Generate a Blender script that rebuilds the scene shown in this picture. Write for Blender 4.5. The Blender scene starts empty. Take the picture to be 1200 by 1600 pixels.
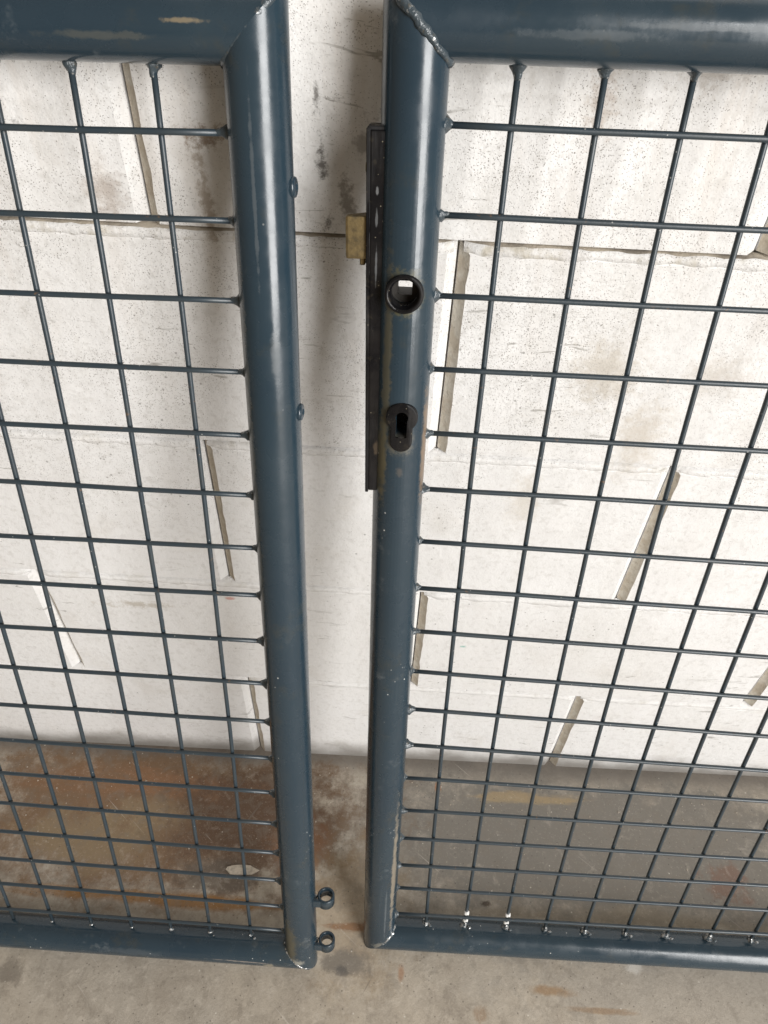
import bpy, bmesh, math, random
from mathutils import Vector, Matrix, noise

random.seed(7)
scn = bpy.context.scene
col = scn.collection

# ------------------------------------------------------------------ camera
cam_d = bpy.data.cameras.new('camera')
cam = bpy.data.objects.new('camera', cam_d)
col.objects.link(cam)
cam_d.sensor_fit = 'VERTICAL'
cam_d.sensor_height = 36.0
cam_d.lens = 36.0 * 1127.42 / 1600.0
cam_d.clip_start = 0.02
cam_d.clip_end = 200.0
CX = Vector((0.99782, 0.06420, 0.01499))
CY = Vector((-0.05603, 0.70603, 0.70596))
CZ = Vector((0.03474, -0.70526, 0.70809))
m = Matrix.Identity(4)
for i in range(3):
    m[i][0], m[i][1], m[i][2] = CX[i], CY[i], CZ[i]
m[2][3] = 1.0362
cam.matrix_world = m
scn.camera = cam

# ------------------------------------------------------------------ light: shaded place lit through one wide opening
world = bpy.data.worlds.new('World')
scn.world = world
world.use_nodes = True
bg = world.node_tree.nodes['Background']
bg.inputs[0].default_value = (1.0, 0.79, 0.56, 1)
bg.inputs[1].default_value = 0.235


def area(name, loc, target, sx, sy, power, colr):
    d = bpy.data.lights.new(name, 'AREA')
    d.shape = 'RECTANGLE'
    d.size, d.size_y = sx, sy
    d.energy = power
    d.color = colr
    o = bpy.data.objects.new(name, d)
    col.objects.link(o)
    o.location = loc
    o.rotation_euler = (Vector(target) - Vector(loc)).to_track_quat('-Z', 'Y').to_euler()
    return o


area('daylight_opening', (2.60, -2.70, 1.95), (0.0, 0.4, 0.8), 2.0, 3.4, 335.0, (0.995, 0.985, 0.97))

scn.view_settings.view_transform = 'Standard'
scn.view_settings.look = 'None'
scn.view_settings.exposure = -0.02
scn.view_settings.gamma = 1.0
scn.view_settings.use_curve_mapping = False
scn.cycles.max_bounces = 5


# ------------------------------------------------------------------ node helpers
class NT:
    def __init__(s, name):
        s.m = bpy.data.materials.new(name)
        s.m.use_nodes = True
        s.t = s.m.node_tree
        s.t.nodes.clear()
        s.out = s.t.nodes.new('ShaderNodeOutputMaterial')
        s.b = s.t.nodes.new('ShaderNodeBsdfPrincipled')
        s.t.links.new(s.b.outputs[0], s.out.inputs[0])

    def n(s, typ, **kw):
        nd = s.t.nodes.new(typ)
        for k, v in kw.items():
            setattr(nd, k, v)
        return nd

    def put(s, inp, v):
        if hasattr(v, 'is_output'):
            s.t.links.new(v, inp)
        elif isinstance(v, (tuple, list)) and len(v) == 3 and inp.type == 'RGBA':
            inp.default_value = (*v, 1)
        else:
            inp.default_value = v

    def coord(s, kind='Object'):
        if kind == 'World':
            return s.n('ShaderNodeNewGeometry').outputs['Position']
        return s.n('ShaderNodeTexCoord').outputs['Object']

    def scale(s, v, k):
        nd = s.n('ShaderNodeVectorMath', operation='MULTIPLY')
        s.put(nd.inputs[0], v)
        nd.inputs[1].default_value = k
        return nd.outputs[0]

    def noise(s, v, sc, det=3.0, rough=0.55, dist=0.0):
        nd = s.n('ShaderNodeTexNoise')
        s.put(nd.inputs['Vector'], v)
        nd.inputs['Scale'].default_value = sc
        nd.inputs['Detail'].default_value = det
        nd.inputs['Roughness'].default_value = rough
        nd.inputs['Distortion'].default_value = dist
        return nd.outputs[0]

    def voro(s, v, sc, out='Distance', feature='F1'):
        nd = s.n('ShaderNodeTexVoronoi', feature=feature)
        s.put(nd.inputs['Vector'], v)
        nd.inputs['Scale'].default_value = sc
        return nd.outputs[out]

    def ramp(s, v, a, b, c=0.0, d=1.0, smooth=True):
        nd = s.n('ShaderNodeMapRange')
        nd.interpolation_type = 'SMOOTHSTEP' if smooth else 'LINEAR'
        s.put(nd.inputs[0], v)
        for i, q in enumerate((a, b, c, d)):
            s.put(nd.inputs[1 + i], q)
        return nd.outputs[0]

    def math(s, op, a, b=0.0):
        nd = s.n('ShaderNodeMath', operation=op)
        s.put(nd.inputs[0], a)
        s.put(nd.inputs[1], b)
        return nd.outputs[0]

    def mix(s, f, a, b, mode='MIX'):
        nd = s.n('ShaderNodeMix', data_type='RGBA', blend_type=mode)
        s.put(nd.inputs['Factor'], f)
        s.put(nd.inputs['A'], a)
        s.put(nd.inputs['B'], b)
        return nd.outputs['Result']

    def blob(s, v, c, r, warp=None, soft=0.5, amp=0.6):
        """irregular patch centred on c with radii r"""
        a = s.n('ShaderNodeVectorMath', operation='SUBTRACT')
        s.put(a.inputs[0], v)
        a.inputs[1].default_value = c
        k = s.scale(a.outputs[0], [1.0 / q for q in r])
        ln = s.n('ShaderNodeVectorMath', operation='LENGTH')
        s.put(ln.inputs[0], k)
        d = ln.outputs['Value']
        if warp is not None:
            w = s.math('MULTIPLY', s.math('SUBTRACT', warp, 0.5), amp * 2)
            d = s.math('ADD', d, w)
        return s.ramp(d, 1.0, 1.0 - soft)

    def bump(s, h, strength, dist, prev=None):
        nd = s.n('ShaderNodeBump')
        nd.inputs['Strength'].default_value = strength
        nd.inputs['Distance'].default_value = dist
        s.put(nd.inputs['Height'], h)
        if prev is not None:
            s.put(nd.inputs['Normal'], prev)
        return nd.outputs[0]

    def done(s, color, rough=0.5, normal=None, metal=0.0, spec=None, coat=None):
        s.put(s.b.inputs['Base Color'], color)
        s.put(s.b.inputs['Roughness'], rough)
        s.put(s.b.inputs['Metallic'], metal)
        if normal is not None:
            s.put(s.b.inputs['Normal'], normal)
        if spec is not None:
            s.b.inputs['Specular IOR Level'].default_value = spec
        if coat is not None:
            s.b.inputs['Coat Weight'].default_value = coat[0]
            s.b.inputs['Coat Roughness'].default_value = coat[1]
        return s.m


# ------------------------------------------------------------------ materials
def mat_wall(mortar=False):
    s = NT('painted_mortar' if mortar else 'painted_block')
    p = s.coord('World')
    big = s.noise(p, 3.2, 4, 0.6)
    med = s.noise(p, 14, 4, 0.62)
    fine = s.noise(p, 160, 3, 0.6)
    c = s.mix(s.ramp(big, 0.35, 0.7), (0.79, 0.785, 0.78), (0.735, 0.725, 0.71))
    c = s.mix(s.ramp(med, 0.54, 0.76, 0, 0.45), c, (0.62, 0.59, 0.545))
    # upper courses carry more run-down dirt in streaks
    st = s.noise(s.scale(p, (42, 42, 5)), 1.0, 4, 0.6)
    sep = s.n('ShaderNodeSeparateXYZ')
    s.put(sep.inputs[0], p)
    z = sep.outputs[2]
    c = s.mix(s.math('MULTIPLY', s.ramp(st, 0.5, 0.72), s.ramp(z, 0.62, 0.95, 0.06, 0.42)), c, (0.60, 0.54, 0.48))
    c = s.mix(s.ramp(fine, 0.48, 0.72, 0, 0.45), c, (0.58, 0.565, 0.54))
    # pin holes: plenty on the rough upper blocks, few on the smooth lower ones
    nv = s.noise(p, 9, 2)
    wv = s.n('ShaderNodeVectorMath', operation='ADD')
    s.put(wv.inputs[0], p)
    nz = s.n('ShaderNodeTexNoise')
    s.put(nz.inputs['Vector'], p)
    nz.inputs['Scale'].default_value = 230
    s.put(wv.inputs[1], s.scale(nz.outputs['Color'], (0.004, 0.004, 0.004)))
    dots = s.voro(wv.outputs[0], 640)
    thr = s.math('MULTIPLY', s.ramp(z, 0.25, 0.70, 0.10, 0.24), s.ramp(nv, 0.3, 0.65, 0.55, 1.15))
    hole = s.ramp(s.math('SUBTRACT', dots, thr), 0.05, -0.06)
    c = s.mix(s.math('MULTIPLY', hole, s.ramp(s.noise(p, 120, 2), 0.35, 0.66, 0.30, 0.90)), c, (0.29, 0.27, 0.245))
    d2 = s.voro(p, 105)
    hole2 = s.ramp(s.math('SUBTRACT', d2, s.ramp(nv, 0.42, 0.66, 0.0, 0.13)), 0.02, -0.05)
    c = s.mix(s.math('MULTIPLY', hole2, 0.6), c, (0.20, 0.19, 0.175))
    # horizontal scuffs
    sc = s.noise(s.scale(p, (26, 26, 150)), 1.0, 3, 0.6, 0.6)
    sm = s.ramp(s.noise(p, 7, 2), 0.45, 0.62)
    c = s.mix(s.math('MULTIPLY', s.ramp(sc, 0.63, 0.71), s.math('MULTIPLY', sm, 0.7)), c, (0.25, 0.235, 0.21))
    # scattered marks with a shape of their own
    wp = s.noise(p, 95, 5, 0.75)
    for (x, zz, rx, rz, col_, f) in (
            (-0.043, 0.873, 0.008, 0.014, (0.30, 0.28, 0.26), 0.7),
            (-0.072, 0.86, 0.004, 0.020, (0.12, 0.11, 0.10), 0.9),
            (-0.056, 0.835, 0.007, 0.016, (0.24, 0.22, 0.20), 0.8),
            (-0.070, 0.815, 0.006, 0.007, (0.12, 0.11, 0.10), 0.8),
            (-0.028, 0.89, 0.006, 0.006, (0.20, 0.18, 0.16), 0.8),
            (-0.074, 0.90, 0.003, 0.012, (0.12, 0.11, 0.10), 0.8),
            (-0.150, 0.872, 0.020, 0.010, (0.20, 0.13, 0.08), 0.8),
            (-0.155, 0.835, 0.006, 0.050, (0.30, 0.24, 0.18), 0.7),
            (-0.225, 0.83, 0.020, 0.030, (0.42, 0.37, 0.33), 0.8),
            (-0.300, 0.875, 0.030, 0.006, (0.15, 0.14, 0.13), 0.8),
            (0.155, 0.70, 0.040, 0.050, (0.55, 0.51, 0.45), 0.8),
            (0.200, 0.63, 0.030, 0.060, (0.58, 0.53, 0.46), 0.7),
            (0.110, 0.55, 0.022, 0.050, (0.60, 0.56, 0.50), 0.7),
            (0.245, 0.70, 0.035, 0.030, (0.56, 0.52, 0.47), 0.7),
            (-0.020, 0.645, 0.016, 0.013, (0.52, 0.49, 0.43), 0.8),
            (-0.022, 0.622, 0.010, 0.016, (0.58, 0.49, 0.42), 0.7),
            (0.165, 0.915, 0.03, 0.012, (0.50, 0.46, 0.42), 0.7),
            (0.105, 0.90, 0.012, 0.030, (0.52, 0.46, 0.41), 0.7),
            (-0.31, 0.355, 0.045, 0.008, (0.50, 0.46, 0.40), 0.8),
            (-0.20, 0.375, 0.007, 0.003, (0.55, 0.22, 0.17), 0.7),
            (0.075, 0.300, 0.006, 0.003, (0.20, 0.45, 0.38), 0.8)):
        b = s.blob(p, (x, 0.508, zz), (rx, 0.3, rz), wp, 0.95, 2.2 if rx * rz < 4e-4 else 1.1)
        c = s.mix(s.math('MULTIPLY', b, f), c, col_)
    # splash dirt along the foot of the wall, uneven
    foot = s.ramp(s.math('ADD', z, s.math('MULTIPLY', s.math('SUBTRACT', med, 0.5), -0.05)), 0.050, 0.0)
    c = s.mix(s.math('MULTIPLY', foot, 0.9), c, (0.20, 0.185, 0.165))
    # bed mortar is raw and unpainted in patches
    if mortar:
        raw = s.ramp(s.noise(p, 22, 4, 0.65), 0.52, 0.66)
        c = s.mix(s.math('MULTIPLY', raw, s.ramp(z, 0.5, 0.8, 0.25, 0.9)), c, (0.50, 0.46, 0.38))
    h = s.math('ADD', s.math('MULTIPLY', s.noise(p, 420, 3, 0.6), 0.5), s.math('MULTIPLY', hole, -0.9))
    nrm = s.bump(h, 0.55, 0.0012)
    nrm = s.bump(s.noise(p, 60, 4, 0.6), 0.35, 0.003, nrm)
    if mortar:
        nrm = s.bump(s.noise(p, 180, 4, 0.7), 0.4, 0.003, nrm)
    return s.done(c, 0.72, nrm, spec=0.3)


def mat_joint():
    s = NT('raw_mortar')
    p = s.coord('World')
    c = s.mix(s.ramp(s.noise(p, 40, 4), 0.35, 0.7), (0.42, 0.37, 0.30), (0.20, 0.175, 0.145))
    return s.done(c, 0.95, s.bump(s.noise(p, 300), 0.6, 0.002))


def mat_shaded_raw_side():  # shade of the left-facing chamfer mixed into the tan of dirty unpainted mortar
    s = NT('shaded_unpainted_edge')
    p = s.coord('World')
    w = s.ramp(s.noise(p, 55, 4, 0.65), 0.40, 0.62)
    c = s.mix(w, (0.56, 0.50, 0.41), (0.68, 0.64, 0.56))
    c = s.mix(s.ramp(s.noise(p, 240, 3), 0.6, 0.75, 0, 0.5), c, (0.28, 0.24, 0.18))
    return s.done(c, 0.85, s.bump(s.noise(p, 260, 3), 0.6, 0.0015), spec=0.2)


def mat_floor():
    s = NT('worn_concrete')
    p = s.coord('World')
    big = s.noise(p, 2.6, 5, 0.62)
    med = s.noise(p, 17, 5, 0.65, 0.4)
    fine = s.noise(p, 260, 4, 0.75)
    c = s.mix(s.ramp(big, 0.35, 0.68), (0.46, 0.405, 0.33), (0.38, 0.345, 0.295))
    c = s.mix(s.ramp(med, 0.42, 0.72, 0, 0.55), c, (0.29, 0.25, 0.205))
    mott = s.noise(p, 62, 5, 0.7, 0.3)
    c = s.mix(s.ramp(mott, 0.48, 0.66, 0, 0.30), c, (0.28, 0.245, 0.20))
    c = s.mix(s.ramp(mott, 0.46, 0.34, 0, 0.35), c, (0.56, 0.51, 0.44))
    wp = s.noise(p, 26, 6, 0.74)
    wl = s.noise(s.scale(p, (10, 46, 1)), 1.0, 6, 0.74)
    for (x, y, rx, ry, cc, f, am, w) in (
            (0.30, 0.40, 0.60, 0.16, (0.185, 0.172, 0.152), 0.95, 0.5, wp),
            (0.45, 0.23, 0.40, 0.07, (0.33, 0.305, 0.27), 0.5, 0.6, wp),
            (-0.35, 0.41, 0.40, 0.16, (0.185, 0.115, 0.066), 0.96, 0.6, wp),
            (-0.40, 0.440, 0.22, 0.034, (0.23, 0.125, 0.068), 0.5, 1.0, wl),
            (-0.29, 0.440, 0.16, 0.028, (0.27, 0.145, 0.078), 0.6, 1.0, wl),
            (-0.33, 0.40, 0.08, 0.035, (0.28, 0.215, 0.135), 0.6, 0.8, wp),
            (-0.42, 0.36, 0.12, 0.05, (0.28, 0.22, 0.14), 0.6, 0.8, wp),
            (-0.20, 0.40, 0.16, 0.11, (0.115, 0.072, 0.048), 0.88, 0.6, wp),
            (-0.12, 0.37, 0.05, 0.05, (0.21, 0.10, 0.05), 0.7, 0.8, wp),
            (-0.23, 0.325, 0.07, 0.03, (0.13, 0.11, 0.09), 0.75, 0.6, wp),
            (-0.29, 0.292, 0.26, 0.012, (0.26, 0.13, 0.04), 0.85, 0.6, wl),
            (-0.04, 0.30, 0.09, 0.12, (0.29, 0.22, 0.14), 0.55, 0.7, wp),
            (-0.03, 0.275, 0.05, 0.008, (0.22, 0.11, 0.05), 0.8, 0.8, wl),
            (-0.05, 0.235, 0.045, 0.018, (0.16, 0.15, 0.135), 0.7, 0.7, wp),
            (-0.052, 0.225, 0.012, 0.009, (0.10, 0.095, 0.09), 0.7, 0.6, wp),
            (0.19, 0.46, 0.09, 0.012, (0.36, 0.27, 0.15), 0.7, 0.8, wl),
            (0.065, 0.468, 0.007, 0.010, (0.30, 0.13, 0.05), 0.9, 0.9, wp),
            (0.131, 0.315, 0.010, 0.005, (0.06, 0.045, 0.035), 0.9, 0.9, wp),
            (0.33, 0.30, 0.24, 0.03, (0.28, 0.235, 0.17), 0.5, 0.7, wl),
            (0.455, 0.365, 0.035, 0.035, (0.19, 0.11, 0.08), 0.65, 1.1, wp),
            (0.205, 0.222, 0.035, 0.008, (0.30, 0.19, 0.10), 0.75, 0.5, wp),
            (0.27, 0.205, 0.05, 0.005, (0.28, 0.18, 0.10), 0.65, 0.7, wl),
            (0.022, 0.227, 0.006, 0.013, (0.34, 0.20, 0.12), 0.75, 0.5, wp),
            (0.12, 0.19, 0.012, 0.012, (0.26, 0.17, 0.10), 0.6, 0.8, wp),
            (0.31, 0.255, 0.012, 0.009, (0.62, 0.60, 0.56), 0.6, 1.0, wp),
            (-0.46, 0.195, 0.02, 0.02, (0.16, 0.14, 0.115), 0.6, 1.0, wp)):
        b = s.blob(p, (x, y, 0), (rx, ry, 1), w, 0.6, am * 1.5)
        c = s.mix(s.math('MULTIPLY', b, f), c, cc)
    c = s.mix(s.ramp(fine, 0.52, 0.70, 0, 0.35), c, (0.19, 0.165, 0.14))
    c = s.mix(s.ramp(fine, 0.44, 0.30, 0, 0.30), c, (0.60, 0.55, 0.47))
    smear = s.noise(p, 38, 6, 0.74, 0.6)
    c = s.mix(s.ramp(smear, 0.50, 0.62, 0, 0.34), c, (0.20, 0.175, 0.145))
    c = s.mix(s.ramp(smear, 0.44, 0.30, 0, 0.22), c, (0.56, 0.51, 0.44))
    # dirt gathered in the corner along the wall
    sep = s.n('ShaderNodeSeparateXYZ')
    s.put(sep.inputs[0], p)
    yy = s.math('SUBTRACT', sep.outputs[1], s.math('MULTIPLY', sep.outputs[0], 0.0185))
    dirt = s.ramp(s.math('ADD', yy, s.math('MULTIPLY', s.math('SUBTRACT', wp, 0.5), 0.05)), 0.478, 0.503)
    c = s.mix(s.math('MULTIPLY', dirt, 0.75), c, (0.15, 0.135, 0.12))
    # thin scratches in two directions
    for ang, k, f in ((0.5, (180, 9, 1), 0.5), (-0.9, (200, 8, 1), 0.4), (1.5, (150, 7, 1), 0.35)):
        rt = s.n('ShaderNodeVectorRotate', rotation_type='Z_AXIS')
        s.put(rt.inputs['Vector'], p)
        rt.inputs['Angle'].default_value = ang
        q = s.noise(s.scale(rt.outputs[0], k), 1.0, 2, 0.5, 0.3)
        c = s.mix(s.ramp(q, 0.70, 0.78, 0, f), c, (0.17, 0.15, 0.13) if ang > 0 else (0.60, 0.56, 0.50))
    # grit
    g = s.voro(p, 110)
    c = s.mix(s.ramp(g, 0.13, 0.07, 0, 0.55), c, (0.09, 0.08, 0.07))
    g2 = s.voro(s.scale(p, (1.03, 1.1, 1)), 46)
    c = s.mix(s.ramp(g2, 0.06, 0.03, 0, 0.55), c, (0.72, 0.69, 0.62))
    nrm = s.bump(fine, 0.35, 0.0012)
    nrm = s.bump(med, 0.2, 0.004, nrm)
    return s.done(c, s.ramp(med, 0.3, 0.7, 0.62, 0.85), nrm, spec=0.25)


def mat_paint(name, axis, blobs=()):
    s = NT(name)
    p = s.coord()
    c = s.mix(s.ramp(s.noise(p, 9, 4), 0.3, 0.7), (0.016, 0.032, 0.047), (0.021, 0.038, 0.052))
    long_ = {0: (5, 130, 130), 1: (130, 5, 130), 2: (1, 1, 1)}[axis]
    stk = s.noise(s.scale(p, long_), 1.0, 4, 0.6)
    c = s.mix(s.ramp(stk, 0.60, 0.80, 0, 0.30), c, (0.08, 0.10, 0.115))
    wp = s.noise(p, 120, 5, 0.7)
    rub = s.math('MULTIPLY', s.ramp(s.noise(p, 24, 4, 0.6), 0.60, 0.74), s.ramp(wp, 0.45, 0.6))
    c = s.mix(s.math('MULTIPLY', rub, 0.30), c, (0.22, 0.24, 0.25))
    dirt = s.ramp(s.noise(p, 30, 5, 0.65), 0.56, 0.72)
    c = s.mix(s.math('MULTIPLY', dirt, 0.30), c, (0.055, 0.052, 0.036))
    rough = s.ramp(s.noise(p, 38, 4, 0.6), 0.3, 0.7, 0.17, 0.33)
    for (x, y, zz, rx, ry, rz, cc, f) in blobs:
        b = s.blob(p, (x, y, zz), (rx, ry, rz), wp, 0.6, 0.9)
        c = s.mix(s.math('MULTIPLY', b, f), c, cc)
        rough = s.math('ADD', rough, s.math('MULTIPLY', b, 0.25 * f))
    sp = s.voro(p, 130)
    sel = s.ramp(s.noise(p, 17, 2), 0.56, 0.68)
    c = s.mix(s.math('MULTIPLY', s.ramp(sp, 0.10, 0.06), sel), c, (0.62, 0.62, 0.60))
    nrm = s.bump(s.noise(p, 150, 3), 0.12, 0.0006)
    nrm = s.bump(s.noise(p, 22, 3), 0.10, 0.003, nrm)
    return s.done(c, rough, nrm, spec=0.55, coat=(0.08, 0.15))


def mat_wire():
    s = NT('painted_wire')
    p = s.coord()
    c = s.mix(s.ramp(s.noise(p, 40, 4), 0.35, 0.7), (0.023, 0.037, 0.049), (0.032, 0.043, 0.050))
    c = s.mix(s.ramp(s.noise(p, 190, 3), 0.66, 0.74, 0, 0.7), c, (0.12, 0.075, 0.045))
    c = s.mix(s.ramp(s.voro(p, 150), 0.09, 0.05, 0, 0.6), c, (0.45, 0.45, 0.43))
    return s.done(c, 0.38, s.bump(s.noise(p, 400), 0.15, 0.0005), spec=0.55)


def mat_weld(name, bright):
    s = NT(name)
    p = s.coord()
    n = s.ramp(s.noise(p, 330, 3, 0.6), 0.62 - 0.16 * bright, 0.74 - 0.14 * bright)
    c = s.mix(n, (0.040, 0.055, 0.066), (0.55, 0.55, 0.54))
    if not bright:
        c = s.mix(s.ramp(s.noise(p, 260, 2), 0.6, 0.7, 0, 0.5), c, (0.09, 0.07, 0.04))
    return s.done(c, 0.28, s.bump(s.noise(p, 420, 3), 0.7, 0.0012), metal=s.math('MULTIPLY', n, 0.75), spec=0.6)


def mat_black(name, rough=0.25, glints_and_residue=()):
    s = NT(name)
    p = s.coord()
    c = s.mix(s.ramp(s.noise(p, 60, 4), 0.35, 0.7), (0.006, 0.006, 0.007), (0.013, 0.012, 0.012))
    c = s.mix(s.ramp(s.noise(p, 150, 4), 0.60, 0.72, 0, 0.5), c, (0.035, 0.030, 0.022))
    c = s.mix(s.ramp(s.voro(p, 170), 0.08, 0.05, 0, 0.6), c, (0.25, 0.22, 0.16))
    wp = s.noise(p, 170, 4)
    for (x, y, zz, rx, ry, rz, cc, f) in glints_and_residue:
        c = s.mix(s.math('MULTIPLY', s.blob(p, (x, y, zz), (rx, ry, rz), wp, 0.5, 0.7), f), c, cc)
    r = s.ramp(s.noise(s.scale(p, (60, 14, 60)), 1.0, 3), 0.42, 0.58, rough * 0.4, rough * 2.0)
    nrm = s.bump(s.noise(s.scale(p, (130, 26, 130)), 1.0, 3), 0.35, 0.002)
    return s.done(c, r, nrm, spec=0.28)


def mat_brass():
    s = NT('tarnished_brass')
    p = s.coord()
    c = s.mix(s.ramp(s.noise(p, 160, 5, 0.7), 0.38, 0.66), (0.22, 0.165, 0.08), (0.12, 0.095, 0.055))
    return s.done(c, 0.42, s.bump(s.noise(p, 500), 0.3, 0.0006), metal=0.75)


def mat_plain(name, c, rough=0.6, metal=0.0):
    s = NT(name)
    p = s.coord()
    cc = s.mix(s.ramp(s.noise(p, 220, 3), 0.4, 0.7), c, tuple(q * 0.7 for q in c))
    return s.done(cc, rough, s.bump(s.noise(p, 400), 0.3, 0.001), metal=metal)


M_BLOCK, M_MORT, M_JOINT, M_SIDE, M_FLOOR = mat_wall(), mat_wall(True), mat_joint(), mat_shaded_raw_side(), mat_floor()
M_WIRE = mat_wire()
M_WELD, M_WELDB = mat_weld('painted_weld', 0), mat_weld('bare_weld', 1)
M_BLACK = mat_black('black_plastic', 0.3)
M_LOCK = mat_black('greasy_black_lock', 0.2, (  # pale marks are painted glints of the wet surface, brown one is grime
    (-0.0775, 0.815, 0.011, 0.0010, 0.0028, 0.01, (0.16, 0.165, 0.17), 0.7),
    (-0.0775, 0.800, 0.011, 0.0010, 0.0060, 0.01, (0.14, 0.145, 0.15), 0.6),
    (-0.0772, 0.770, 0.011, 0.0008, 0.0140, 0.01, (0.14, 0.145, 0.15), 0.6),
    (-0.0740, 0.640, 0.011, 0.0030, 0.0060, 0.01, (0.08, 0.06, 0.04), 0.6)))
M_BRASS = mat_brass()
M_STEEL = mat_plain('dull_steel', (0.16, 0.155, 0.145), 0.5, 0.6)
M_SOCKET = mat_plain('dirty_socket', (0.05, 0.045, 0.04), 0.55, 0.3)
M_DRIP = mat_plain('white_paint_drop', (0.75, 0.75, 0.73), 0.4)
M_FLAKE = mat_plain('pale_flake', (0.52, 0.46, 0.38), 0.8)


# ------------------------------------------------------------------ object helpers
def mk(name, verts, faces, mat, parent=None, smooth=False, mesh=None):
    me = mesh
    if me is None:
        me = bpy.data.meshes.new(name)
        me.from_pydata(verts, [], faces)
        me.update()
        mats = mat if isinstance(mat, (list, tuple)) else [mat]
        for q in mats:
            me.materials.append(q)
        if smooth:
            me.shade_smooth()
    o = bpy.data.objects.new(name, me)
    col.objects.link(o)
    if parent is not None:
        o.parent = parent
    return o


def from_bm(name, bm, mat, parent=None, smooth=False):
    bmesh.ops.recalc_face_normals(bm, faces=bm.faces)
    me = bpy.data.meshes.new(name)
    bm.to_mesh(me)
    bm.free()
    me.materials.append(mat)
    if smooth:
        me.shade_smooth()
    return mk(name, None, None, None, parent, mesh=me)


def empty(name, label, cat, group=None):
    o = bpy.data.objects.new(name, None)
    col.objects.link(o)
    o.empty_display_size = 0.05
    o['label'] = label
    o['category'] = cat
    if group:
        o['group'] = group
    return o


def frame_of(pts, i):
    a = pts[max(i - 1, 0)]
    b = pts[min(i + 1, len(pts) - 1)]
    t = (b - a).normalized()
    ref = Vector((0, 0, 1)) if abs(t.z) < 0.9 else Vector((1, 0, 0))
    n1 = t.cross(ref).normalized()
    return t, n1, t.cross(n1).normalized()


def tube_mesh(pts, r, seg=10, rad=None, lump=0.0, seed=0, base_v=0):
    pts = [Vector(q) for q in pts]
    vs, fs = [], []
    for i, q in enumerate(pts):
        t, n1, n2 = frame_of(pts, i)
        ri = rad[i] if rad else r
        for k in range(seg):
            a = 2 * math.pi * k / seg
            d = n1 * math.cos(a) + n2 * math.sin(a)
            rr = ri
            if lump:
                rr *= 1 + lump * noise.noise((q + d * ri) * 260 + Vector((seed, 0, 0)))
            vs.append(q + d * rr)
    for i in range(len(pts) - 1):
        for k in range(seg):
            a, b = base_v + i * seg + k, base_v + i * seg + (k + 1) % seg
            fs.append((a, b, b + seg, a + seg))
    fs.append(tuple(base_v + k for k in range(seg))[::-1])
    fs.append(tuple(base_v + (len(pts) - 1) * seg + k for k in range(seg)))
    return [tuple(v) for v in vs], fs


def box_bm(x0, x1, y0, y1, z0, z1, bev=0.0, segs=2):
    bm = bmesh.new()
    bmesh.ops.create_cube(bm, size=1.0)
    for v in bm.verts:
        v.co = Vector(((x0 + x1) / 2 + v.co.x * (x1 - x0), (y0 + y1) / 2 + v.co.y * (y1 - y0), (z0 + z1) / 2 + v.co.z * (z1 - z0)))
    if bev:
        bmesh.ops.bevel(bm, geom=list(bm.edges), offset=bev, segments=segs, profile=0.5, affect='EDGES')
    return bm


def lathe(prof, seg=40):
    """prof: list of (r, h) closed loop, axis Z"""
    vs, fs = [], []
    n = len(prof)
    for k in range(seg):
        a = 2 * math.pi * k / seg
        for r, h in prof:
            vs.append((r * math.cos(a), r * math.sin(a), h))
    for k in range(seg):
        for j in range(n):
            a, b = k * n + j, k * n + (j + 1) % n
            c_, d = ((k + 1) % seg) * n + (j + 1) % n, ((k + 1) % seg) * n + j
            fs.append((a, b, c_, d))
    return vs, fs


def boolean_cut(ob, cutters):
    for c_ in cutters:
        md = ob.modifiers.new('cut', 'BOOLEAN')
        md.operation = 'DIFFERENCE'
        md.solver = 'EXACT'
        md.object = c_
    bpy.context.view_layer.update()
    dg = bpy.context.evaluated_depsgraph_get()
    me = bpy.data.meshes.new_from_object(ob.evaluated_get(dg))
    ob.modifiers.clear()
    ob.data = me


def drop(obs):
    for o in obs:
        bpy.data.objects.remove(o, do_unlink=True)


# ------------------------------------------------------------------ floor
N = 12
vs, fs = [], []
for j in range(N + 1):
    for i in range(N + 1):
        vs.append((-6 + i, -9.0 + j * (9.62 / N), 0))
for j in range(N):
    for i in range(N):
        a = j * (N + 1) + i
        fs.append((a, a + 1, a + N + 2, a + N + 1))
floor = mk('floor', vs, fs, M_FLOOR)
floor['kind'] = 'structure'

# ------------------------------------------------------------------ block wall (local x along, y up, z out of the face)
wall = empty('block_wall', 'white painted concrete block wall with open vertical joints behind the gates', 'wall')
A = Vector((0.99965, 0.01846, -0.01870))
B = Vector((0.01870, 0.0, 0.99983))
W = A.cross(B).normalized()
wm = Matrix.Identity(4)
for i in range(3):
    wm[i][0], wm[i][1], wm[i][2] = A[i], B[i], W[i]
loc = W * -0.5086
wm[0][3], wm[1][3], wm[2][3] = loc
wall.matrix_world = wm

LINES = [-0.06, 0.204, 0.4025, 0.6065, 0.8075, 1.0095, 1.2110, 1.4125]
CH = 0.0085
GAP = 0.0008


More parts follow.
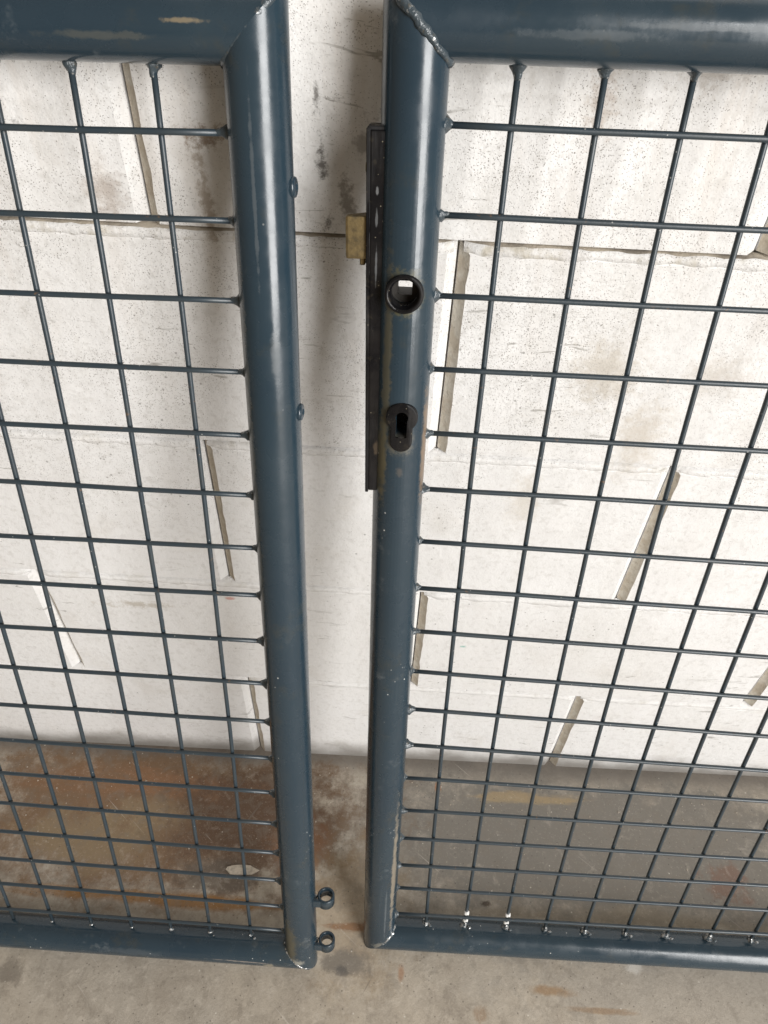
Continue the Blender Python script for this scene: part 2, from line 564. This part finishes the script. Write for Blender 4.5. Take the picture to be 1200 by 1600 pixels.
def block(x0, x1, y0, y1, seed):
    rnd = random.Random(seed)
    x0 += GAP
    x1 -= GAP
    y1 -= 0.0030
    S = 16
    dz = rnd.uniform(-0.0006, 0.0006)
    vs, fs, mi = [], [], []

    def jag(amp):
        return [amp * noise.noise(Vector((seed * 3.1, j * 1.7, amp * 900))) for j in range(S + 1)]
    jl, jr = jag(0.0006), jag(0.0013)
    ys = [y0 + (y1 - CH - y0) * j / S for j in range(S + 1)]
    # columns at each height: side back, side front(chamfer root), face edge | face edge, chamfer root, side back
    for j, y in enumerate(ys):
        yo = y if j < S else y1          # outer edge rises to the very top (mitre)
        vs += [(x0, yo, -0.10), (x0, yo, -CH), (x0 + CH - 0.0006 + jr[j], y, dz),
               (x1 - CH + jl[j] + 0.001, y, dz), (x1, yo, -CH), (x1, yo, -0.10)]
    for j in range(S):
        a = j * 6
        for k in range(5):
            fs.append((a + k, a + k + 1, a + k + 7, a + k + 6))
            mi.append(1 if k == 1 else 0)  # left chamfer alone takes the tan with painted shade
    t = S * 6
    fs.append((t + 2, t + 3, t + 4, t + 1))           # top chamfer
    mi.append(0)
    fs.append((t + 1, t + 4, t + 5, t + 0))           # top
    mi.append(0)
    fs.append((0, 5, 4, 3, 2, 1))                     # underside
    mi.append(0)
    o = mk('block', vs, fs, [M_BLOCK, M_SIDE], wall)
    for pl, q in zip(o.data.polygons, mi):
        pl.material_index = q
    return o


def mortar(x0, x1, y, seed, raw=False):
    """rough bed mortar that fills the top chamfer of a course"""
    S = max(8, int((x1 - x0) / 0.007))
    vs, fs = [], []
    P = 5
    for i in range(S + 1):
        x = x0 + 0.0035 + (x1 - x0 - 0.007) * i / S
        n1 = noise.noise(Vector((x * 45, seed * 1.7, 0)))
        n2 = noise.noise(Vector((x * 120, seed * 2.3, 5)))
        n3 = noise.noise(Vector((x * 70, seed * 0.7, 9)))
        e = min(1.0, min(i, S - i) / 1.5)
        low = y - 0.0125 - 0.0022 * n1 - 0.0012 * n2
        vs += [(x, low + 0.004 * (1 - e), -0.0022),
               (x, low + 0.0022 + 0.004 * (1 - e), 0.0006 * e + 0.0007 * n2 - 0.003 * (1 - e)),
               (x, y - 0.0065, 0.0008 + 0.0010 * n3 - 0.004 * (1 - e)),
               (x, y - 0.0030 + 0.0016 * n2, -0.0004 + 0.0010 * n1 - 0.005 * (1 - e)),
               (x, y - 0.0016 + 0.0006 * n3, -0.0085)]
    for i in range(S):
        for k in range(P - 1):
            a = i * P + k
            fs.append((a, a + P, a + P + 1, a + 1))
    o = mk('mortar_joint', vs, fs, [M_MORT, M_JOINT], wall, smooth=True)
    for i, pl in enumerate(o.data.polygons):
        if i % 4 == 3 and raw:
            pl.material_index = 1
    return o


JT = {0: (-0.197, 0.2420), 1: (-0.418, 0.0205), 2: (-0.197, 0.2395), 3: (-0.4195, 0.0200), 4: (-0.206, 0.2345), 5: (-0.42, 0.02), 6: (-0.20, 0.24)}
for c_ in range(7):
    j0, j1 = JT[c_]
    pit = j1 - j0
    js = [j0 + pit * k for k in range(-4, 6)]
    for k in range(len(js) - 1):
        block(js[k], js[k + 1], LINES[c_], LINES[c_ + 1], c_ * 20 + k)
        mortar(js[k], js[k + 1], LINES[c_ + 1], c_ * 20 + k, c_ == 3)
x_lo, x_hi = -2.0, 2.4
bmq = box_bm(x_lo, x_hi, -0.05, 1.4095, -0.095, -0.0135)
from_bm('joint_filling', bmq, M_JOINT, wall)

# ------------------------------------------------------------------ gates
R = 0.0194
WR = 0.0020


def gate_matrix(o, u, v, org):
    u, v = Vector(u).normalized(), Vector(v)
    v = (v - u * v.dot(u)).normalized()
    w = u.cross(v)
    mm = Matrix.Identity(4)
    for i in range(3):
        mm[i][0], mm[i][1], mm[i][2], mm[i][3] = u[i], v[i], w[i], org[i]
    o.matrix_world = mm


def tube_between(name, p, q, parent, mat, m0, m1, seg=48, sub=1):
    """tube from p to q in the gate plane, ends cut on planes with normals m0, m1 through p, q"""
    p, q = Vector(p), Vector(q)
    t = (q - p).normalized()
    n1 = Vector((0, 0, 1))
    n2 = t.cross(n1)
    vs, fs = [], []
    rows = []
    for pt, mn in ((p, m0), (q, m1)):
        mn = Vector(mn)
        rows.append([])
        for k in range(seg):
            a = 2 * math.pi * k / seg
            d = (n1 * math.cos(a) + n2 * math.sin(a)) * R
            s_ = -d.dot(mn) / t.dot(mn)
            rows[-1].append(pt + d + t * s_)
    L = []
    for i in range(sub + 1):
        f = i / sub
        L.append([a.lerp(b, f) for a, b in zip(*rows)])
    for r_ in L:
        vs += [tuple(x) for x in r_]
    for i in range(sub):
        for k in range(seg):
            a, b = i * seg + k, i * seg + (k + 1) % seg
            fs.append((a, b, b + seg, a + seg))
    fs.append(tuple(range(seg))[::-1])
    fs.append(tuple(sub * seg + k for k in range(seg)))
    o = mk(name, vs, fs, mat, parent)
    o.data.shade_smooth()
    o.data.set_sharp_from_angle(angle=math.radians(35))
    return o


WELD = []
for sd in range(5):
    for bright in (0, 1):
        rnd = random.Random(sd)
        prof = [(-0.0035, 0.0052), (-0.0008, 0.0050), (0.0012, 0.0042), (0.0028, 0.0031), (0.0044, 0.0025), (0.0058, 0.0020)]
        pts = [(x, 0, 0) for x, r in prof]
        rad = [r * rnd.uniform(0.9, 1.1) for x, r in prof]
        v_, f_ = tube_mesh(pts, 0, 12, rad, 0.55, sd * 11)
        me = bpy.data.meshes.new('weld_bead')
        me.from_pydata(v_, [], f_)
        me.materials.append(M_WELDB if bright else M_WELD)
        me.shade_smooth()
        WELD.append(me)


def weld(parent, pos, direction, bright=0, sc=1.0):
    o = mk('weld_bead', None, None, None, parent, mesh=WELD[random.randrange(5) * 2 + bright])
    d = Vector(direction).normalized()
    q = Vector((1, 0, 0)).rotation_difference(d)
    o.rotation_mode = 'QUATERNION'
    o.rotation_quaternion = q
    o.location = pos
    o.scale = (sc * random.uniform(0.7, 1.4), sc * random.uniform(0.75, 1.25), sc * random.uniform(0.75, 1.15))
    return o


def lumps(name, pts, r, parent, mat, seed, lump=0.5, squash=None):
    v_, f_ = tube_mesh(pts, r, 12, [r * (0.75 + 0.35 * abs(noise.noise(Vector((i * 0.7, seed, 0)))) + 0.2 * noise.noise(Vector((i * 1.9, seed, 3)))) for i in range(len(pts))], lump, seed)
    return mk(name, v_, f_, mat, parent, smooth=True)


def mitre_curve(u0, v0, su, sv, n=26, a0=-80, a1=80):
    """front half of the mitre between a post at u0 and a rail at v0; su, sv = outward signs of the corner"""
    out = []
    for i in range(n):
        a = math.radians(a0 + (a1 - a0) * i / (n - 1))
        du = R * math.sin(a)
        out.append((u0 + du * su, v0 + du * sv, R * math.cos(a)))
    return out


def build_gate(name, label, side, mats, rows, colsq, tu, bot, top, far):
    """side -1: mesh runs to -u from the post; +1: to +u. tu=(u0,u1) post line, bot/top=(v0,slope) rail lines"""
    g = empty(name, label, 'gate', 'steel mesh gates leaning against the block wall')
    vb = lambda u: bot[0] + bot[1] * max(-0.5, min(0.5, u))
    vt = lambda u: top[0] + top[1] * max(-0.4, min(0.4, u))
    pu = lambda v: tu[0] + tu[1] * v
    s_ = side
    cb, ct = (pu(-.045), vb(pu(-.045))), (pu(.904), vt(pu(.904)))
    fb, ft = (far, vb(far)), (far, vt(far))
    o = -s_                                  # outward sign of this post
    mT = Vector((1, -o, 0)).normalized()     # mitre plane at the top corner: du = o*dv
    mB = Vector((1, o, 0)).normalized()
    post = tube_between('frame_post', (*cb, 0), (*ct, 0), g, mats['post'], mB, mT)
    tr = tube_between('top_rail', (*ct, 0), (*ft, 0), g, mats['rail'], mT, Vector((1, o, 0)).normalized())
    br = tube_between('bottom_rail', (*cb, 0), (*fb, 0), g, mats['rail'], mB, Vector((1, -o, 0)).normalized())
    tube_between('frame_post', (*fb, 0), (*ft, 0), g, mats['post'], Vector((1, -o, 0)).normalized(), Vector((1, o, 0)).normalized())
    # wires
    ulim = max(abs(far) - 0.03, 0.3)
    for r_, (a, b) in enumerate(rows):
        pts = []
        u = pu(a) + s_ * 0.015
        end = far - s_ * 0.012
        k = 0
        us = [u]
        x = 0.0 if s_ > 0 else 0.0
        while abs(x) < abs(end) - 0.012:
            us.append(x)
            x += s_ * 0.05
        us.append(end)
        for q in us:
            uc = max(-0.40, min(0.40, q))
            jit = 0.0005 * noise.noise(Vector((q * 9, r_ * 3.3, side * 7)))
            pts.append((q, a + b * uc + jit, 0.0004 * noise.noise(Vector((q * 11, r_ * 5.3, 2)))))
        v_, f_ = tube_mesh(pts, WR, 10)
        w_ = mk('horizontal_wire', v_, f_, M_WIRE, g, smooth=True)
        weld(w_, (pu(a) + s_ * R * 0.985, pts[0][1], 0), (s_, 0.05, 0), 0)
        weld(w_, (far - s_ * R * 0.985, pts[-1][1], 0), (-s_, 0.0, 0), 0)
    nc = int((abs(far) - 0.03) / 0.05) + 1
    for k in range(nc):
        c0, c1, c2 = colsq.get(k, (s_ * 0.05 * k, 0.0, 0.0))
        f = lambda v: c0 + c1 * v + c2 * v * v
        v0 = vb(c0) + R - 0.002
        v1 = vt(c0) - R + 0.004
        pts = []
        n = 18
        for j in range(n + 1):
            v = v0 + (v1 - v0) * j / n
            pts.append((f(v) + 0.0005 * noise.noise(Vector((v * 8, k * 3.1, side))), v, -0.0039))
        v_, f_ = tube_mesh(pts, WR, 10)
        w_ = mk('vertical_wire', v_, f_, M_WIRE, g, smooth=True)
        weld(w_, (pts[-1][0], vt(c0) - R * 0.95, -0.0039), (random.uniform(-.1, .1), -1, 0), 0, 1.15)
        weld(w_, (pts[0][0], vb(c0) + R * 0.93, -0.0040), (random.uniform(-.15, .15), 1, 0.15), 1, 0.9)
        # spatter tail left by the welder
        h = [(pts[0][0] + 0.004 + 0.0012 * i, vb(c0) + R * 0.96 + 0.0010 * math.sin(i), 0.0005 - 0.0002 * i) for i in range(4)]
        v_, f_ = tube_mesh(h, 0.0016, 8, [0.0012, 0.0018, 0.0015, 0.0008], 0.5, k)
        mk('weld_spatter', v_, f_, M_WELDB, w_, smooth=True)
    return g, post, tr, br, pu, vb, vt


ROW_L = [[0.8506, 0.0082], [0.8009, 0.0078], [0.7497, 0.0068], [0.6999, 0.0044], [0.6505, 0.0062], [0.5997, 0.0017], [0.5497, 0.0117], [0.5016, 0.0101], [0.4513, 0.0091], [0.4007, 0.0044], [0.3513, 0.0054], [0.3006, 0.0019], [0.2493, -0.0019], [0.1996, -0.0033], [0.1497, -0.0052], [0.0999, -0.0029], [0.0495, -0.004], [-0.0005, 0.004]]
COL_L = {0: (-0.001, 0.0088, -0.01), 1: (-0.0514, 0.0062, -0.0063), 2: (-0.1005, 0.0021, -0.0022), 3: (-0.1501, 0.0003, 0.0015), 4: (-0.2007, 0.0047, -0.003)}
ROW_R = [[0.8508, -0.0057], [0.8007, -0.0041], [0.7503, -0.0025], [0.6989, -0.0015], [0.6488, -0.003], [0.6006, -0.0063], [0.5506, -0.0144], [0.502, -0.0157], [0.453, -0.0186], [0.4037, -0.0198], [0.3537, -0.0191], [0.3025, -0.0127], [0.2514, 0.0006], [0.1979, 0.0118], [0.1479, 0.0133], [0.0961, 0.022], [0.0489, 0.0165], [-0.0075, 0.030]]
COL_R = {0: (0.0028, -0.0144, 0.014), 1: (0.0513, -0.0072, 0.0072), 2: (0.1016, -0.0074, 0.0072), 3: (0.1504, -0.0015, 0.0014), 4: (0.1994, 0.0017, 0.0012), 5: (0.249, 0.002, 0.0), 6: (0.2985, 0.0, 0.0)}

TAN, GRIME, PALE, RUST = (0.34, 0.26, 0.15), (0.10, 0.085, 0.045), (0.10, 0.115, 0.125), (0.25, 0.13, 0.06)
ml = {'post': mat_paint('blue_grey_post_paint', 1, (
    (0.058, -0.035, 0.017, 0.012, 0.010, 0.01, (0.30, 0.29, 0.25), 0.7),
    (0.052, 0.00, 0.015, 0.010, 0.060, 0.01, GRIME, 0.7),
    (0.068, 0.72, 0.017, 0.004, 0.022, 0.01, PALE, 0.5),
    (0.060, 0.82, 0.019, 0.0015, 0.07, 0.01, PALE, 0.45),
    (0.045, 0.60, 0.010, 0.006, 0.25, 0.01, GRIME, 0.35))),
    'rail': mat_paint('blue_grey_rail_paint', 0, (
        (0.026, 0.906, 0.019, 0.016, 0.0018, 0.01, TAN, 0.45),
        (-0.022, 0.898, 0.019, 0.040, 0.0028, 0.01, (0.09, 0.09, 0.075), 0.45),
        (-0.095, 0.899, 0.019, 0.012, 0.0015, 0.01, PALE, 0.6),
        (-0.010, -0.040, 0.018, 0.045, 0.0015, 0.012, (0.33, 0.28, 0.24), 0.5),
        (0.025, -0.045, 0.018, 0.008, 0.006, 0.012, (0.30, 0.26, 0.19), 0.6),
        (-0.14, -0.040, 0.018, 0.05, 0.006, 0.012, PALE, 0.25)))}
mr = {'post': mat_paint('blue_grey_lock_post_paint', 1, (
    (-0.070, 0.63, 0.014, 0.005, 0.05, 0.01, GRIME, 0.9),
    (-0.068, 0.70, 0.015, 0.004, 0.10, 0.01, GRIME, 0.6),
    (-0.058, 0.7560, 0.018, 0.016, 0.0165, 0.01, (0.11, 0.095, 0.04), 0.8),
    (-0.056, 0.648, 0.018, 0.013, 0.014, 0.01, (0.13, 0.115, 0.08), 0.55),
    (-0.0385, 0.64, 0.011, 0.003, 0.06, 0.02, (0.20, 0.14, 0.09), 0.8),
    (-0.056, 0.625, 0.019, 0.004, 0.006, 0.01, (0.12, 0.10, 0.08), 0.4),
    (-0.041, 0.10, 0.014, 0.003, 0.15, 0.02, (0.30, 0.25, 0.18), 0.6),
    (-0.050, -0.05, 0.018, 0.015, 0.008, 0.02, (0.20, 0.19, 0.16), 0.6),
    (-0.048, 0.02, 0.018, 0.0012, 0.07, 0.02, PALE, 0.6))),
    'rail': mat_paint('blue_grey_lock_rail_paint', 0, (
        (0.03, 0.897, 0.019, 0.05, 0.003, 0.01, PALE, 0.32),
        (0.17, 0.897, 0.019, 0.05, 0.004, 0.01, PALE, 0.25),
        (0.10, 0.902, 0.019, 0.06, 0.002, 0.01, PALE, 0.3)))}

gl, postL, trL, brL, puL, vbL, vtL = build_gate(
    'mesh_gate', 'blue grey steel mesh gate with two small hinge eyes and rivets on its post',
    -1, ml, ROW_L, COL_L, (0.0615, 0.0), (-0.0425, 0.030), (0.9045, 0.010), -0.90)
gate_matrix(gl, (0.99999, -0.00336, 0.00157), (-0.00067, 0.25217, 0.96768), (-0.16354, 0.24966, 0.06375))

gr, postR, trR, brR, puR, vbR, vtR = build_gate(
    'mesh_gate', 'blue grey steel mesh gate with black lock, brass latch and keyhole in its post',
    1, mr, ROW_R, COL_R, (-0.05493, -0.00318), (-0.0505, 0.040), (0.9012, -0.006), 0.92)
gate_matrix(gr, (0.99999, 0.00336, -0.00157), (0.0008, 0.21613, 0.97636), (0.04657, 0.28097, 0.06532))

# corner welds
lumps('corner_weld', [(p[0], p[1], p[2] - 0.0008) for p in mitre_curve(puR(.9), vtR(-.05), 1, -1, 30, -62, 86)], 0.0036, gr, M_WELD, 3, 0.55)
lumps('corner_weld', [(p[0], p[1], p[2] - 0.0012) for p in mitre_curve(puR(0), vbR(-.05), 1, 1, 22, 15, 84)], 0.0030, gr, M_WELDB, 5, 0.5)
lumps('corner_weld', [(p[0], p[1], p[2] - 0.0024) for p in mitre_curve(puL(.9), vtL(.06), 1, 1, 30, -80, 70)], 0.0030, gl, M_WELD, 8, 0.25)
lumps('corner_weld', [(p[0], p[1], p[2] - 0.0016) for p in mitre_curve(puL(0), vbL(.06), 1, -1, 22, -78, 40)], 0.0024, gl, M_WELDB, 11, 0.5)

# rivets on the side of the plain post
for v in (0.8226, 0.6723):
    prof = [(0.0, -0.002), (0.0062, -0.002), (0.0064, 0.0006), (0.0058, 0.0018), (0.0040, 0.0024), (0.0026, 0.0022), (0.0022, 0.0004), (0.0, 0.0003)]
    v_, f_ = lathe([(max(r, 0.00002), h) for r, h in prof], 24)
    o = mk('rivet', v_, f_, ml['post'], gl, smooth=True)
    o.rotation_euler = (0, math.radians(86), 0)
    o.location = (puL(v) + R - 0.0002, v, 0.001)

# hinge eyes: short pipe rings on a bent tab
for v, sd in ((0.0737, 1), (-0.0156, 2)):
    v_, f_ = lathe([(0.0098, -0.0065), (0.0098, 0.0060), (0.0093, 0.0065), (0.0075, 0.0065), (0.0070, 0.0060), (0.0070, -0.0065)], 36)
    e = mk('hinge_eye', v_, f_, ml['post'], gl)
    for pl in e.data.polygons:
        pl.use_smooth = True
    e.rotation_euler = (math.radians(-90), 0, 0)
    e.location = (0.0921 + 0.0012, v, 0.001)
    bm = box_bm(-0.0150, -0.0052, -0.0085, -0.0042, -0.0060, 0.0058, 0.0009, 2)
    from_bm('tab', bm, ml['post'], e)
    lumps('weld_bead', [(-0.0122, -0.0040 + 0.0022 * i, 0.0035 - 0.001 * i) for i in range(4)], 0.0024, e, M_WELDB, sd, 0.5)

# ------------------------------------------------------------------ lock on the right gate
PIV = Matrix.Translation((-0.081, 0.725, 0)) @ Matrix.Rotation(0.012, 4, 'Z') @ Matrix.Translation((0.081, -0.725, 0))


def lock_part(name, bm, mat, parent=None):
    bm.transform(PIV)
    return from_bm(name, bm, mat, parent)


lk = lock_part('lock_case', box_bm(-0.0809, -0.050, 0.603, 0.8475, -0.0112, 0.0108, 0.0010, 2), M_LOCK)
lock_part('forend_plate', box_bm(-0.0832, -0.0808, 0.6015, 0.8490, -0.0120, 0.0110, 0.0005, 1), M_BLACK, lk)
lock_part('end_cap', box_bm(-0.0826, -0.0690, 0.8474, 0.8500, -0.0110, 0.0100, 0.0006, 1), M_BLACK, lk)
bm = box_bm(-0.0965, -0.0815, 0.7737, 0.7998, -0.0095, 0.0085)
for v in bm.verts:
    if v.co.x < -0.09 and v.co.z < 0:
        v.co.z = 0.0015
bmesh.ops.bevel(bm, geom=list(bm.edges), offset=0.0018, segments=2, profile=0.6, affect='EDGES')
lock_part('latch_bolt', bm, M_BRASS, lk)
lock_part('latch_guard', box_bm(-0.0875, -0.0840, 0.7695, 0.7742, -0.0070, 0.0060, 0.0006, 1), M_BRASS, lk)
v_, f_ = lathe([(0.00002, -0.001), (0.0036, -0.001), (0.0034, 0.0005), (0.0024, 0.0010), (0.00002, 0.0011)], 20)
o = mk('screw', v_, f_, M_BRASS, lk, smooth=True)
o.rotation_euler = (0, math.radians(-90), 0)
o.location = (-0.0844, 0.8270, 0.002)

# handle collar and its bore
HU, HV = -0.0582, 0.7558
cut = []
v_, f_ = lathe([(0.0096, -0.03), (0.0096, 0.03), (0.00001, 0.03), (0.00001, -0.03)], 40)


def cyl(name, r, z0, z1, loc, seg=40):
    bm = bmesh.new()
    bmesh.ops.create_cone(bm, cap_ends=True, segments=seg, radius1=r, radius2=r, depth=z1 - z0)
    for q in bm.verts:
        q.co.z += (z0 + z1) / 2
    o = from_bm(name, bm, M_BLACK, None)
    o.location = loc
    return o


def prism(name, outline, z0, z1, mat, parent=None):
    n = len(outline)
    vs = [(x, y, z0) for x, y in outline] + [(x, y, z1) for x, y in outline]
    fs = [tuple(range(n))[::-1], tuple(range(n, 2 * n))] + [(i, (i + 1) % n, n + (i + 1) % n, n + i) for i in range(n)]
    return mk(name, vs, fs, mat, parent)


def key_outline(r, hw, bottom, rb, n=20):
    """circle of radius r on a stem of half width hw with a rounded foot"""
    a0 = math.asin(hw / r)
    pts = []
    for i in range(n + 1):
        a = -math.pi / 2 + a0 + (2 * math.pi - 2 * a0) * i / n
        pts.append((r * math.cos(a), r * math.sin(a)))
    for i in range(n // 2 + 1):
        a = math.pi + math.pi * i / (n // 2)
        pts.append((hw * math.cos(a), bottom + rb + rb * math.sin(a)))
    return pts


KU, KV = -0.0560, 0.6693
c1 = cyl('cutter', 0.0097, -0.03, 0.03, (HU, HV, 0))
c2 = prism('cutter', [(x + KU, y + KV) for x, y in key_outline(0.0044, 0.0038, -0.0155, 0.0006)], -0.012, 0.04, M_BLACK)
c1.parent = gr
c2.parent = gr
boolean_cut(postR, [c1, c2])
for pl in postR.data.polygons:
    pl.use_smooth = True
postR.data.set_sharp_from_angle(angle=math.radians(35))
# lock case is open behind the bore and the keyhole
lcut1 = cyl('cutter', 0.0100, -0.03, 0.03, (HU, HV, 0))
lcut2 = prism('cutter', [(x + KU, y + KV) for x, y in key_outline(0.0046, 0.0040, -0.0157, 0.0006)], -0.010, 0.04, M_BLACK)
boolean_cut(lk, [lcut1, lcut2])
lk.parent = gr

v_, f_ = lathe([(0.0126, 0.0100), (0.0126, 0.0200), (0.0122, 0.0212), (0.0112, 0.0217), (0.0101, 0.0213), (0.0094, 0.0200), (0.0092, 0.0175), (0.0085, 0.0168), (0.0085, 0.0090), (0.0095, 0.0090), (0.0095, 0.0100)], 48)
hc = mk('handle_collar', v_, f_, M_BLACK, gr, smooth=True)
hc.location = (HU, HV, 0)
fo = cyl('spindle_socket', 0.0096, -0.015, 0.004, (0, 0, 0), 32)
sq = from_bm('cutter', box_bm(-0.0048, 0.0048, -0.0044, 0.0046, -0.03, 0.02), M_BLACK)
boolean_cut(fo, [sq])
fo.parent = hc
fo.data.materials.clear()
fo.data.materials.append(M_SOCKET)

ke = prism('key_escutcheon', [(x, y) for x, y in key_outline(0.0113, 0.0080, -0.0270, 0.0080, 28)], 0.004, 0.0207, M_BLACK)
bm = bmesh.new()
bm.from_mesh(ke.data)
ed = [e for e in bm.edges if all(abs(v.co.z - 0.0207) < 1e-5 for v in e.verts)]
bmesh.ops.bevel(bm, geom=ed, offset=0.0014, segments=3, profile=0.5, affect='EDGES')
bm.to_mesh(ke.data)
bm.free()
kcut = prism('cutter', key_outline(0.0045, 0.0039, -0.0155, 0.0006), -0.03, 0.04, M_BLACK)
boolean_cut(ke, [kcut])
ke.parent = gr
ke.location = (KU, KV, 0)
ke.data.set_sharp_from_angle(angle=math.radians(40))
hs = from_bm('keyhole_sill', box_bm(-0.0039, 0.0039, -0.0164, -0.0154, 0.0150, 0.0206, 0.0003, 1), M_STEEL, ke)
drop([c1, c2, lcut1, lcut2, sq, kcut])

# white paint drops on the lowest mesh row
wires = [o for o in gr.children if o.name.startswith('vertical_wire')]
for k, ex in ((1, 0.0040), (2, 0.0035)):
    vw = ROW_R[17][0] + ROW_R[17][1] * 0.05 * k
    for dv, r_ in ((0.0045, 0.0030), (-0.012, 0.0026)):
        u = COL_R[k][0]
        lumps('paint_drop', [(u - 0.0028 + 0.0019 * i, vw + dv + 0.0004 * i, -0.0030 + 0.0006 * (i % 2)) for i in range(4)], r_, wires[k], M_DRIP, k, 0.4)

# ------------------------------------------------------------------ loose bits on the floor
def flake(name, x, y, sx, sy, rz, mat, seed):
    rnd = random.Random(seed)
    n = 14
    vs = [(0, 0, 0.0022)]
    for i in range(n):
        a = 2 * math.pi * i / n
        rr = 1 + 0.35 * noise.noise(Vector((math.cos(a) * 1.7, math.sin(a) * 1.7, seed)))
        vs.append((sx * rr * math.cos(a), sy * rr * math.sin(a), 0.0016 + 0.0012 * rnd.random()))
    for i in range(n):
        vs.append((vs[1 + i][0] * 1.03, vs[1 + i][1] * 1.03, 0.0))
    fs = [(0, 1 + i, 1 + (i + 1) % n) for i in range(n)] + [(1 + i, 1 + n + i, 1 + n + (i + 1) % n, 1 + (i + 1) % n) for i in range(n)]
    o = mk(name, vs, fs, mat)
    o.location = (x, y, 0.0003)
    o.rotation_euler = (0, 0, rz)
    return o


fl = flake('mortar_flake', -0.200, 0.334, 0.021, 0.007, 0.05, M_FLAKE, 4)
fl['label'] = 'pale flat mortar flake on the brown stained floor behind the gate with hinge eyes'
fl['category'] = 'flake'

vs, fs = [], []
rnd = random.Random(21)
for i in range(150):
    x, y = rnd.uniform(-0.6, 0.7), rnd.choice((rnd.uniform(0.27, 0.49), rnd.uniform(0.44, 0.49)))
    r_ = rnd.uniform(0.0005, 0.0014)
    b = len(vs)
    vs += [(x + r_ * rnd.uniform(.6, 1.4), y, 0.0002), (x - r_, y + r_ * rnd.uniform(.5, 1.2), 0.0002), (x - r_ * .6, y - r_, 0.0002), (x, y, r_ * 1.2)]
    fs += [(b, b + 1, b + 3), (b + 1, b + 2, b + 3), (b + 2, b, b + 3)]
cr = mk('crumbs', vs, fs, M_FLAKE)
cr['kind'] = 'stuff'
cr['label'] = 'tiny pale mortar crumbs scattered on the floor along the wall'
cr['category'] = 'crumbs'
